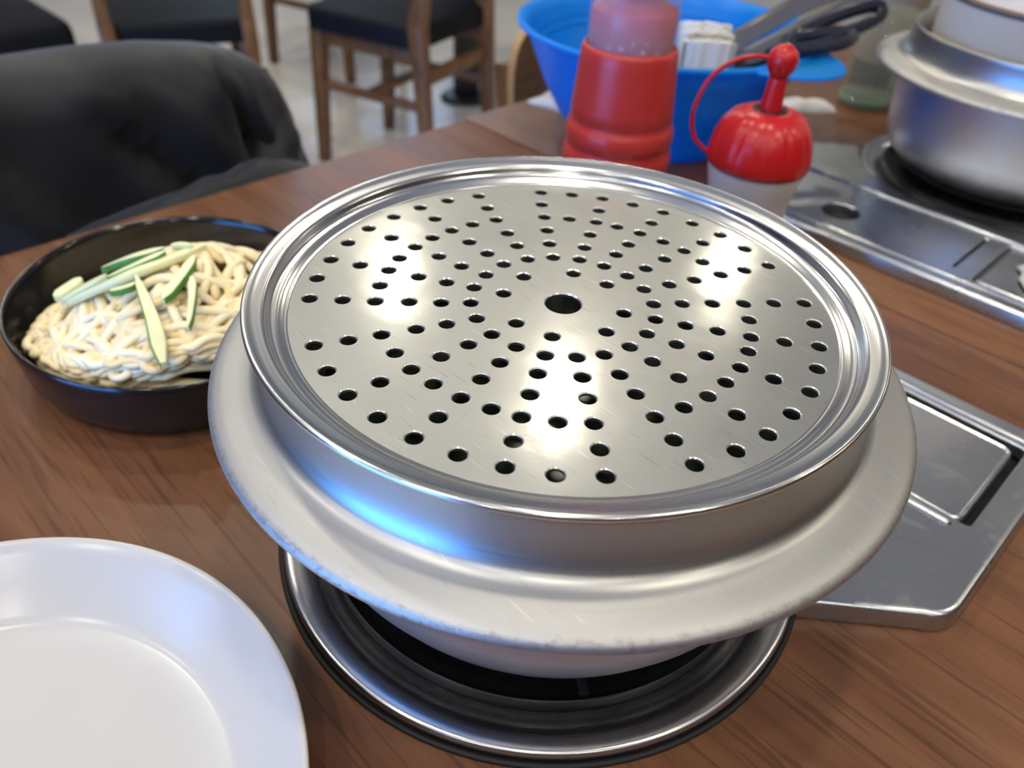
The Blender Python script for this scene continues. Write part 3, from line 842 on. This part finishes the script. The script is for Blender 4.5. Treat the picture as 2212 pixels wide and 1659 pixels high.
cb = thing('squeeze_bottle', 'translucent squeeze bottle with red domed cap and looped stopper', 'bottle', (-0.0806, 0.3134, 0))
lathe('body', [(0, 0.0003), (0.0310, 0.0003), (0.0335, 0.0030), (0.0335, 0.0200), (0.0318, 0.0400), (0.0305, 0.0560), (0.0312, 0.0720), (0.0345, 0.0880), (0.0366, 0.0980), (0.0366, 0.1070), (0.0330, 0.1100), (0.0320, 0.1100), (0.0354, 0.1060), (0.0354, 0.0985), (0.0334, 0.0885), (0.0300, 0.0722), (0.0293, 0.0560), (0.0306, 0.0400), (0.0323, 0.0200), (0.0323, 0.0040), (0, 0.0020)], M['frost'], cb, 64)
# fluted dome cap
prof = [(0.0360, 0.1035), (0.0386, 0.1035), (0.0392, 0.1060), (0.0388, 0.1130), (0.0372, 0.1220), (0.0335, 0.1320), (0.0270, 0.1400), (0.0180, 0.1440), (0.0110, 0.1446), (0.0095, 0.1432), (0.0085, 0.1430), (0, 0.1430)]
V, F = lathe_data(prof, 96)
V2 = []
for (x, y, z) in V:
    r = math.hypot(x, y); a = math.atan2(y, x)
    if r > 0.02:
        w = math.sin(min(1, max(0, (0.1430 - z) / 0.03)) * PI) ** 0.7 if z > 0.113 else 0.0
        k = 1 - 0.045 * w * max(0.0, math.cos(a * 12)) ** 3
        x, y = x * k, y * k
    V2.append((x, y, z))
o = mesh_obj('cap', V2, F, M['red_cap'], cb, True); fix_normals(o)
lathe('nozzle', [(0.0082, 0.1425), (0.0080, 0.1470), (0.0066, 0.1650), (0.0058, 0.1720), (0, 0.1722)], M['red_cap'], cb, 32)
lathe('sauce_residue', [(0.0080, 0.1436), (0.0105, 0.1452), (0.0128, 0.1450), (0.0135, 0.1440), (0.0100, 0.1430)], M['dark_tone'], cb, 32, True)
st = lathe('stopper', [(0, 0.1905), (0.0050, 0.1895), (0.0095, 0.1855), (0.0112, 0.1800), (0.0100, 0.1740), (0.0072, 0.1695), (0.0062, 0.1670), (0.0054, 0.1672), (0.0054, 0.1725), (0, 0.1726)], M['red_cap'], cb, 32)
st_ang = Vector((-0.72, -0.69, 0)).normalized()     # strap loops out to the viewer's left
q = lambda d, z, l=0: tuple(st_ang * d + Vector((0, 0, z)) + Vector((0.69, -0.72, 0)) * l)
tube('strap', [q(0.0080, 0.1800), q(0.0200, 0.1810), q(0.0350, 0.1765), q(0.0480, 0.1650), q(0.0550, 0.1480), q(0.0560, 0.1330), q(0.0520, 0.1200), q(0.0440, 0.1120), q(0.0385, 0.1090)], 0.0017, M['red_cap'], st, n=48, sides=10)

# ------------------------------------------------------------------ blue bowl and what is in it
bb = thing('mixing_bowl', 'bright blue plastic bowl with a flat handle holding tongs and scissors', 'bowl', (-0.3307, 0.5255, 0))
lathe('bowl_wall', [(0, 0.0040), (0.0800, 0.0040), (0.0940, 0.0110), (0.1100, 0.0290), (0.1260, 0.0560), (0.1400, 0.0880), (0.1480, 0.1080), (0.1510, 0.1165), (0.1560, 0.1205), (0.1610, 0.1215), (0.1630, 0.1200), (0.1625, 0.1170), (0.1590, 0.1150), (0.1535, 0.1120), (0.1500, 0.1050), (0.1425, 0.0870), (0.1290, 0.0560), (0.1130, 0.0280), (0.0980, 0.0080), (0.0920, 0.0003), (0.0840, 0.0003), (0.0820, 0.0022), (0, 0.0022)], M['blue'], bb, 128)
for rr_, zz_ in ((0.1395, 0.0885), (0.1440, 0.0985)):
    tube('inner_rib', [(rr_ * math.cos(a), rr_ * math.sin(a), zz_) for a in [2 * PI * k / 96 for k in range(96)]], 0.0012, M['blue'], bb, sides=6, closed=True)
hp = round_poly([(0.1520, -0.062), (0.196, -0.034), (0.2080, 0.004), (0.190, 0.036), (0.1520, 0.062)], [0.004, .02, .02, .02, .004], 6)
V, F = sheet_data(hp, [], 0.1192, 0.003, edge=[(0.0012, -0.0006), (0.0016, -0.0020), (0.0010, -0.0034), (-0.004, -0.0040), (-0.018, -0.0042)])
o = mesh_obj('handle', V, F, M['blue'], bb, True, 50); fix_normals(o)

tg = thing('tongs', 'stainless steel tongs leaning out of the blue bowl', 'tongs', (-0.2525, 0.5224, 0.1268))
def P_(*v): return Vector(v) - Vector((-0.2525, 0.5224, 0.1268))
def channel(name, pts, w, mat, parent):
    """folded steel arm: a shallow U channel swept along pts"""
    path = catmull(pts, 20); V, F = [], []
    n = len(path)
    sec = [(-1, 0.45), (-1, 0), (-.8, -.12), (.8, -.12), (1, 0), (1, 0.45), (0.88, 0.45), (0.86, 0.06), (-0.86, 0.06), (-0.88, 0.45)]
    for i, q_ in enumerate(path):
        tn = (path[min(i + 1, n - 1)] - path[max(i - 1, 0)]).normalized()
        s = tn.cross(Vector((0.45, -0.65, 0.6))).normalized(); b_ = s.cross(tn).normalized()
        for a, c_ in sec: V.append(q_ + s * (a * w / 2) + b_ * (c_ * w * .6))
    k = len(sec)
    for i in range(n - 1):
        for j in range(k): F.append((i * k + j, i * k + (j + 1) % k, (i + 1) * k + (j + 1) % k, (i + 1) * k + j))
    F.append(tuple(reversed(range(k)))); F.append(tuple((n - 1) * k + j for j in range(k)))
    o = mesh_obj(name, V, F, mat, parent, True, 40); fix_normals(o); return o
channel('arm', [P_(-0.300, 0.470, 0.078), P_(-0.2560, 0.5190, 0.1110), P_(-0.2356, 0.6150, 0.1420), P_(-0.2080, 0.7080, 0.1680)], 0.020, M['cutlery'], tg)
channel('arm', [P_(-0.275, 0.462, 0.074), P_(-0.2335, 0.5100, 0.1040), P_(-0.2030, 0.6484, 0.1430), P_(-0.1990, 0.7080, 0.1630)], 0.018, M['cutlery'], tg)
tube('hinge', [P_(-0.2150, 0.7080, 0.1690), P_(-0.1960, 0.7080, 0.1635)], 0.006, M['cutlery'], tg)

scz = thing('scissors', 'kitchen scissors with dark navy loop handles resting on the blue bowl rim', 'scissors', (-0.19, 0.56, 0.13))
S_ = lambda pts: [Vector(q_) - Vector((-0.19, 0.56, 0.13)) for q_ in pts]
l1 = [(-0.2014, 0.5739, 0.1311), (-0.19, 0.6173, 0.1434), (-0.1734, 0.6608, 0.1522), (-0.164, 0.6674, 0.1501), (-0.1609, 0.6528, 0.1424), (-0.1712, 0.6041, 0.1334), (-0.1855, 0.5636, 0.1263)]
l2 = [(-0.1984, 0.5439, 0.1285), (-0.1856, 0.5699, 0.1335), (-0.1717, 0.6045, 0.1345), (-0.1614, 0.61, 0.1325), (-0.1595, 0.5875, 0.1300), (-0.1697, 0.5502, 0.1290), (-0.1819, 0.5186, 0.1285)]
for lp in (l1, l2):
    pts = S_(lp); pts = pts + [pts[0]]
    path = catmull(pts, 56)[:-1]
    V, F = tube_data(path, 0.0068, 10, closed=True)
    o = mesh_obj('loop_handle', V, F, M['scissor'], scz, True); fix_normals(o)
for a, b_, b2 in (((-0.1960, 0.5680, 0.1270), (-0.2230, 0.4950, 0.1080), (-0.2650, 0.4350, 0.0760)), ((-0.1920, 0.5340, 0.1210), (-0.2190, 0.4930, 0.1060), (-0.2760, 0.4450, 0.0760))):
    A, B, C_ = S_([a, b_, b2])
    tube('shank', [A, B], [0.0052, 0.0040], M['scissor'], scz, sides=10)
    beam('blade', B, C_, 0.014, 0.0022, M['cutlery'], scz, w2=0.004, bevel=0.0005, side=(0, 0, 1))

nb = thing('napkin_bundle', 'bundle of folded white paper napkins standing in the blue bowl', 'napkins', (-0.2520, 0.4830, 0.110))
ex, ey = Vector((0.695, 0.717, 0.0)), Vector((-0.717, 0.695, 0.0))
for k in range(9):
    w0 = 0.024 + 0.003 * math.sin(k * 2.1)
    z1 = 0.030 - 0.0012 * k + 0.002 * math.sin(k * 1.7)
    cen = ey * (0.018 - 0.0048 * k) + ex * (0.0012 * math.sin(k * 3))
    V, F = [], []
    n = 15
    for i in range(n):
        u = i / (n - 1) * 2 - 1
        wob = 0.0022 * math.sin(u * 7 + k) + 0.0014 * math.sin(u * 15 + 2 * k)
        for z_ in (-0.030, z1 * (1 - 0.06 * u * u)):
            for d_ in (-0.0016, 0.0016):
                V.append(cen + ex * (u * w0) + ey * (wob + d_) + Vector((0, 0, z_)))
    for i in range(n - 1):
        a, b_ = i * 4, (i + 1) * 4
        F += [(a, b_, b_ + 2, a + 2), (a + 1, a + 3, b_ + 3, b_ + 1), (a + 2, b_ + 2, b_ + 3, a + 3), (a, a + 1, b_ + 1, b_)]
    F += [(0, 2, 3, 1), ((n - 1) * 4, (n - 1) * 4 + 1, (n - 1) * 4 + 3, (n - 1) * 4 + 2)]
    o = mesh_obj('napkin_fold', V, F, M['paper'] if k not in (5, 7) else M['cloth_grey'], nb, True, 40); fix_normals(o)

# ------------------------------------------------------------------ small things on the far table
gl = thing('drinking_glass', 'clear thick-based drinking glass between the blue bowl and the far pot', 'glass', (-0.2180, 0.8400, 0))
lathe('glass_wall', [(0, 0.0003), (0.0300, 0.0003), (0.0330, 0.0040), (0.0345, 0.0150), (0.0375, 0.1150), (0.0360, 0.1160), (0.0332, 0.0200), (0.0300, 0.0130), (0, 0.0120)], M['glass'], gl, 64)
lathe('glass_base', [(0, 0.0010), (0.0295, 0.0010), (0.0325, 0.0045), (0.0335, 0.0130), (0.0295, 0.0122), (0, 0.0115)], M['glass_green'], gl, 64)
cu = thing('handled_cup', 'beige cup with a black lower half behind the clear glass near the far pot', 'cup', (-0.2480, 0.9300, 0))
lathe('cup_wall', [(0.0335, 0.0362), (0.0345, 0.0380), (0.0400, 0.1350), (0.0412, 0.1362), (0.0405, 0.1380), (0.0388, 0.1360), (0.0325, 0.0400), (0, 0.0380), (0, 0.0364)], M['beige_cup'], cu, 64)
lathe('cup_base', [(0, 0.0004), (0.0320, 0.0004), (0.0340, 0.0030), (0.0345, 0.0340), (0.0335, 0.0360), (0, 0.0360)], M['black_metal'], cu, 64)
gg = lathe('shot_glass', [(0, 0.0003), (0.0200, 0.0003), (0.0220, 0.0030), (0.0245, 0.0600), (0.0232, 0.0604), (0.0210, 0.0120), (0, 0.0100)], M['glass_green'], None, 48)
gg.location = (-0.1900, 0.8950, 0)
tag(gg, 'small greenish glass tucked beside the flange of the far pot', 'glass')
wt = lathe('white_canister', [(0, 0.0003), (0.0350, 0.0003), (0.0370, 0.0030), (0.0370, 0.1180), (0.0350, 0.1210), (0.0330, 0.1180), (0.0330, 0.0060), (0, 0.0050)], M['frost'], None, 48)
wt.location = (-0.2160, 1.0050 + 0.14, 0)
tag(wt, 'frosted white canister at the back of the far table', 'canister')

def crumple(name, label, cat, cx, cy, w, h, zmax, mat, seed, rz=0.0, nx_=14, ny_=10, curl=0.0):
    rg = random.Random(seed); V, F = [], []
    for j in range(ny_ + 1):
        for i in range(nx_ + 1):
            u, v_ = i / nx_ * 2 - 1, j / ny_ * 2 - 1
            e = max(0.0, 1 - max(abs(u), abs(v_)) ** 4)
            nz = mnoise.noise(Vector((u * 2.3 + seed, v_ * 2.3, 0.3))) * 0.5 + 0.5
            z = 0.0015 + zmax * e * (0.35 + 0.65 * nz) + curl * (u * u)
            V.append((u * w / 2 * (1 + 0.05 * math.sin(v_ * 5 + seed)), v_ * h / 2 * (1 + 0.05 * math.sin(u * 6)), z))
    m_ = len(V)
    V += [(x, y, max(0.0003, z - 0.0014)) for x, y, z in V]
    R = nx_ + 1
    for j in range(ny_):
        for i in range(nx_):
            a = j * R + i
            F.append((a, a + 1, a + R + 1, a + R)); F.append((m_ + a, m_ + a + R, m_ + a + R + 1, m_ + a + 1))
    bd = [i for i in range(R)] + [j * R + nx_ for j in range(1, ny_ + 1)] + [ny_ * R + i for i in range(nx_ - 1, -1, -1)] + [j * R for j in range(ny_ - 1, 0, -1)]
    for k in range(len(bd)):
        a, b_ = bd[k], bd[(k + 1) % len(bd)]
        F.append((a, m_ + a, m_ + b_, b_))
    o = mesh_obj(name, V, F, mat, None, True, 60); fix_normals(o)
    o.location = (cx, cy, 0); o.rotation_euler = (0, 0, rz)
    return tag(o, label, cat)
crumple('paper_napkin', 'folded white paper napkin lying right of the blue bowl', 'napkin', -0.2560, 0.7560, 0.075, 0.035, 0.014, M['paper'], 3, 0.9)
o = crumple('wipe_packet', 'crinkled silvery white wipe packet left of the blue bowl', 'packet', -0.505 + 0.055, 0.5150, 0.085, 0.060, 0.012, M['foil'], 5, 0.2)
o.location.x = -0.452
o = crumple('tissue_scrap', 'white tissue scrap on the lid of the far gas stove', 'tissue', 0.1200, 0.5020, 0.055, 0.040, 0.016, M['paper'], 9, 0.4)
o.location.z = 0.0125

# ------------------------------------------------------------------ chairs
def chair(label, x, y, rz, group=None, back_top=0.81):
    t = thing('dining_chair', label, 'chair', (x, y, FLOOR_Z), rz, group)
    w, d, sh = 0.36, 0.38, 0.475
    # padded seat
    bm = bmesh.new(); bmesh.ops.create_cube(bm, size=1.0)
    for v in bm.verts: v.co = Vector((v.co.x * (d + .04), v.co.y * (w + .05), v.co.z * 0.06 + sh - 0.015))
    bmesh.ops.bevel(bm, geom=[e for e in bm.edges if abs(e.verts[0].co.z - e.verts[1].co.z) > .01], offset=0.05, segments=5, affect='EDGES', profile=0.5)
    bmesh.ops.bevel(bm, geom=[e for e in bm.edges if abs(e.verts[0].co.z - e.verts[1].co.z) < .001 and e.verts[0].co.z > sh - .02], offset=0.02, segments=4, affect='EDGES', profile=0.5)
    me = bpy.data.meshes.new('seat'); bm.to_mesh(me); bm.free(); me.materials.append(M['vinyl'])
    me.polygons.foreach_set('use_smooth', [True] * len(me.polygons)); me.set_sharp_from_angle(angle=math.radians(50))
    link(bpy.data.objects.new('seat', me), t)
    for s in (-1, 1):
        beam('front_leg', (d / 2 - .015, s * (w / 2 - .01), sh - .046), (d / 2 + .005, s * (w / 2), 0), 0.046, 0.042, M['chair_wood'], t, w2=0.034)
        hy = w / 2 + .002
        beam('rear_leg', (-d / 2 - .012, s * hy, sh + .02), (-d / 2 - .045, s * hy, 0), 0.050, 0.040, M['chair_wood'], t, w2=0.036)
        beam('back_post', (-d / 2 - .012, s * hy, sh + .016), (-d / 2 - .060, s * (hy - .004), back_top - .05), 0.050, 0.038, M['chair_wood'], t, w2=0.034)
        beam('side_rail', (d / 2 - .03, s * (w / 2 - .012), sh - .07), (-d / 2 - .005, s * (w / 2 - .006), sh - .07), 0.046, 0.022, M['chair_wood'], t, side=(0, 0, 1))
        beam('stretcher', (d / 2 - .01, s * (w / 2 - .006), 0.26), (-d / 2 - .028, s * (w / 2 - .004), 0.26), 0.028, 0.022, M['chair_wood'], t, side=(0, 0, 1))
    beam('front_rail', (d / 2 - .018, -w / 2 + .02, sh - .07), (d / 2 - .018, w / 2 - .02, sh - .07), 0.046, 0.022, M['chair_wood'], t, side=(0, 0, 1))
    beam('back_rail', (-d / 2 - .022, -w / 2 + .01, sh - .13), (-d / 2 - .022, w / 2 - .01, sh - .13), 0.042, 0.022, M['chair_wood'], t, side=(0, 0, 1))
    beam('cross_stretcher', (0.0, -w / 2 + .005, 0.26), (0.0, w / 2 - .005, 0.26), 0.028, 0.022, M['chair_wood'], t, side=(0, 0, 1))
    # bent plywood back panel with rounded corners
    hw, z0, z1 = 0.205, back_top - .20, back_top
    op = round_poly([(-hw, z0), (hw, z0), (hw, z1), (-hw, z1)], [.05, .05, .075, .075], 8)
    grid = []
    pts, edges = [], []
    for q_ in op: pts.append(Vector(q_))
    edges = [(i, (i + 1) % len(op)) for i in range(len(op))]
    for i in range(1, 16):
        for j in range(1, 5):
            c_ = Vector((-hw + 2 * hw * i / 16, z0 + (z1 - z0) * j / 5))
            if abs(c_.x) < hw - .03 or z0 + .06 < c_.y < z1 - .08: pts.append(c_)
    r = delaunay_2d_cdt(pts, edges, [], 1, 1e-6)
    def bend(y_, z_, off): return (-d / 2 - .040 - (z_ - sh) * 0.09 + 0.030 * (y_ / hw) ** 2 + off, y_, z_)
    vc = r[0]; n = len(vc)
    V = [bend(v.x, v.y, 0.013) for v in vc] + [bend(v.x, v.y, 0.0) for v in vc]
    F = [tuple(f) for f in r[2]] + [tuple(n + i for i in reversed(f)) for f in r[2]]
    o = mesh_obj('back_panel', V, F, M['ply'], t, True)
    EV, EF = [], []
    for q_ in op:
        EV += [bend(q_[0], q_[1], 0.0132), bend(q_[0], q_[1], -0.0002)]
    k = len(op)
    for i in range(k):
        j = (i + 1) % k
        EF.append((2 * i, 2 * j, 2 * j + 1, 2 * i + 1))
    o2 = mesh_obj('edge_band', EV, EF, M['ply_edge'], o, True); fix_normals(o2)
    return t
chair('wooden chair at the table end, its back hidden under the black jacket', -0.415, 0.000, 0.0)
chair('wooden chair whose bare rounded plywood back shows beside the blue bowl', -0.372, 0.752, 0.0)
chair('black-seated wooden chair in the middle of the background, seen from its side', -1.890, 1.340, math.radians(-163.7), 'chairs in the background')
chair('black-seated wooden chair behind the jacket at the upper left', -2.235, 0.790, math.radians(158), 'chairs in the background')
chair('farthest wooden chair, only its thin legs showing between the two background chairs', -2.860, 1.760, math.radians(15), 'chairs in the background')

# far pedestal table standing on a black post
ft = thing('pedestal_table', 'black pedestal post of a table behind the middle background chair', 'table', (-2.20, 1.90, FLOOR_Z))
beam('post', (0, 0, 0.02), (0, 0, 0.72), 0.075, 0.075, M['black_metal'], ft, bevel=0.004)
lathe('foot_plate', [(0, 0.0005), (0.10, 0.0005), (0.105, 0.006), (0.09, 0.016), (0.05, 0.022), (0, 0.022)], M['black_metal'], ft, 48)
box_obj('table_top', (-0.36, -0.42, 0.721), (0.36, 0.42, 0.75), M['table'], ft, 0.003)
so = thing('stool', 'black upholstered block stool in the upper left corner of the background', 'stool', (-2.33, 0.25, FLOOR_Z))
box_obj('cushion', (-0.22, -0.22, 0.36), (0.22, 0.22, 0.52), M['vinyl'], so, 0.035, 4)
box_obj('plinth', (-0.20, -0.20, 0.0), (0.20, 0.20, 0.3595), M['black_metal'], so, 0.006)
# ------------------------------------------------------------------ jacket over the near chair
jk = thing('jacket', 'black padded jacket draped over the chair back at the table end', 'jacket', (-0.66, 0.04, -0.30))
TOP = [(-0.40, 0.075), (-0.30, 0.098), (-0.12, 0.103), (-0.045, 0.101), (0.017, 0.100), (0.083, 0.095), (0.141, 0.085), (0.171, 0.077), (0.196, 0.064), (0.211, 0.050), (0.222, 0.027), (0.228, 0.004), (0.238, -0.032), (0.249, -0.073), (0.262, -0.13), (0.275, -0.20)]
ys = []
for (ya, za), (yb, zb_) in zip(TOP[:-1], TOP[1:]):
    for k in range(6): ys.append((ya + (yb - ya) * k / 6, za + (zb_ - za) * k / 6))
ys.append(TOP[-1])
V, F = [], []
NT = 56
for i, (y, zt_) in enumerate(ys):
    e = min(1.0, (0.29 - y) / 0.12)
    th = 0.030 + 0.028 * e
    zlow = -0.42
    for j in range(NT):
        s = j / (NT - 1)
        if s < 0.44:
            f_ = s / 0.44; z = zlow + (zt_ - th * 0.8 - zlow) * f_; x = th * (1.0 + 0.9 * (1 - f_) ** 1.5)
        elif s < 0.56:
            a = (s - 0.44) / 0.12 * PI; x = th * math.cos(a); z = zt_ - th * 0.8 + th * 0.8 * math.sin(a)
        else:
            f_ = (1 - s) / 0.44; z = zlow + (zt_ - th * 0.8 - zlow) * f_; x = -th
        q_ = Vector((x * 7, y * 8, z * 7))
        fold = 0.014 * mnoise.noise(Vector((y * 9 - z * 7, z * 3.0, 1.7))) + 0.022 * mnoise.noise(Vector((y * 26 + z * 17, y * 5, 4.2))) * min(1, max(0, (zt_ - z) / .06))
        fold -= 0.028 * math.exp(-((y - (0.135 + (zt_ - z) * 0.28)) / 0.008) ** 2) * min(1, max(0, (zt_ - z) / .03))
        fold -= 0.026 * math.exp(-((y - (-0.03 + (zt_ - z) * 0.85)) / 0.014) ** 2) * min(1, max(0, (zt_ - z - .03) / .05))
        x += fold if x > 0 else 0
        V.append((x, y - 0.04, z + 0.30))
for i in range(len(ys) - 1):
    for j in range(NT - 1):
        a = i * NT + j
        F.append((a, a + 1, a + NT + 1, a + NT))
F.append(tuple(range(NT))); F.append(tuple((len(ys) - 1) * NT + j for j in reversed(range(NT))))
o = mesh_obj('shell', V, F, M['jacket'], jk, True); fix_normals(o)
def jl(x, y, z): return Vector((x + 0.66, y - 0.04, z + 0.30))
def puffy(name, pts, rad, seed, sides=20, n=60, flat=0.7):
    path = catmull(pts, n)
    V, F = tube_data(path, rad if not isinstance(rad, (list, tuple)) else [rad[0] + (rad[1] - rad[0]) * i / n for i in range(n + 1)], sides, flat=flat)
    for i, v in enumerate(V):
        c_ = path[i // sides]
        d_ = v - c_
        k = 1 + 0.25 * mnoise.noise(Vector((v.x * 30 + seed, v.y * 30, v.z * 26)))
        V[i] = c_ + d_ * k
    o = mesh_obj(name, V, F, M['jacket'], jk, True); fix_normals(o); return o
puffy('sleeve', [jl(-0.648, 0.200, 0.050), jl(-0.628, 0.196, 0.010), jl(-0.604, 0.182, -0.040), jl(-0.590, 0.160, -0.100), jl(-0.592, 0.140, -0.250)], (0.012, 0.058), 2.0)
puffy('hem', [jl(-0.552, -0.060, -0.052), jl(-0.548, 0.020, -0.040), jl(-0.548, 0.100, -0.036), jl(-0.555, 0.160, -0.040), jl(-0.580, 0.195, -0.060)], (0.022, 0.030), 6.0, flat=0.9)
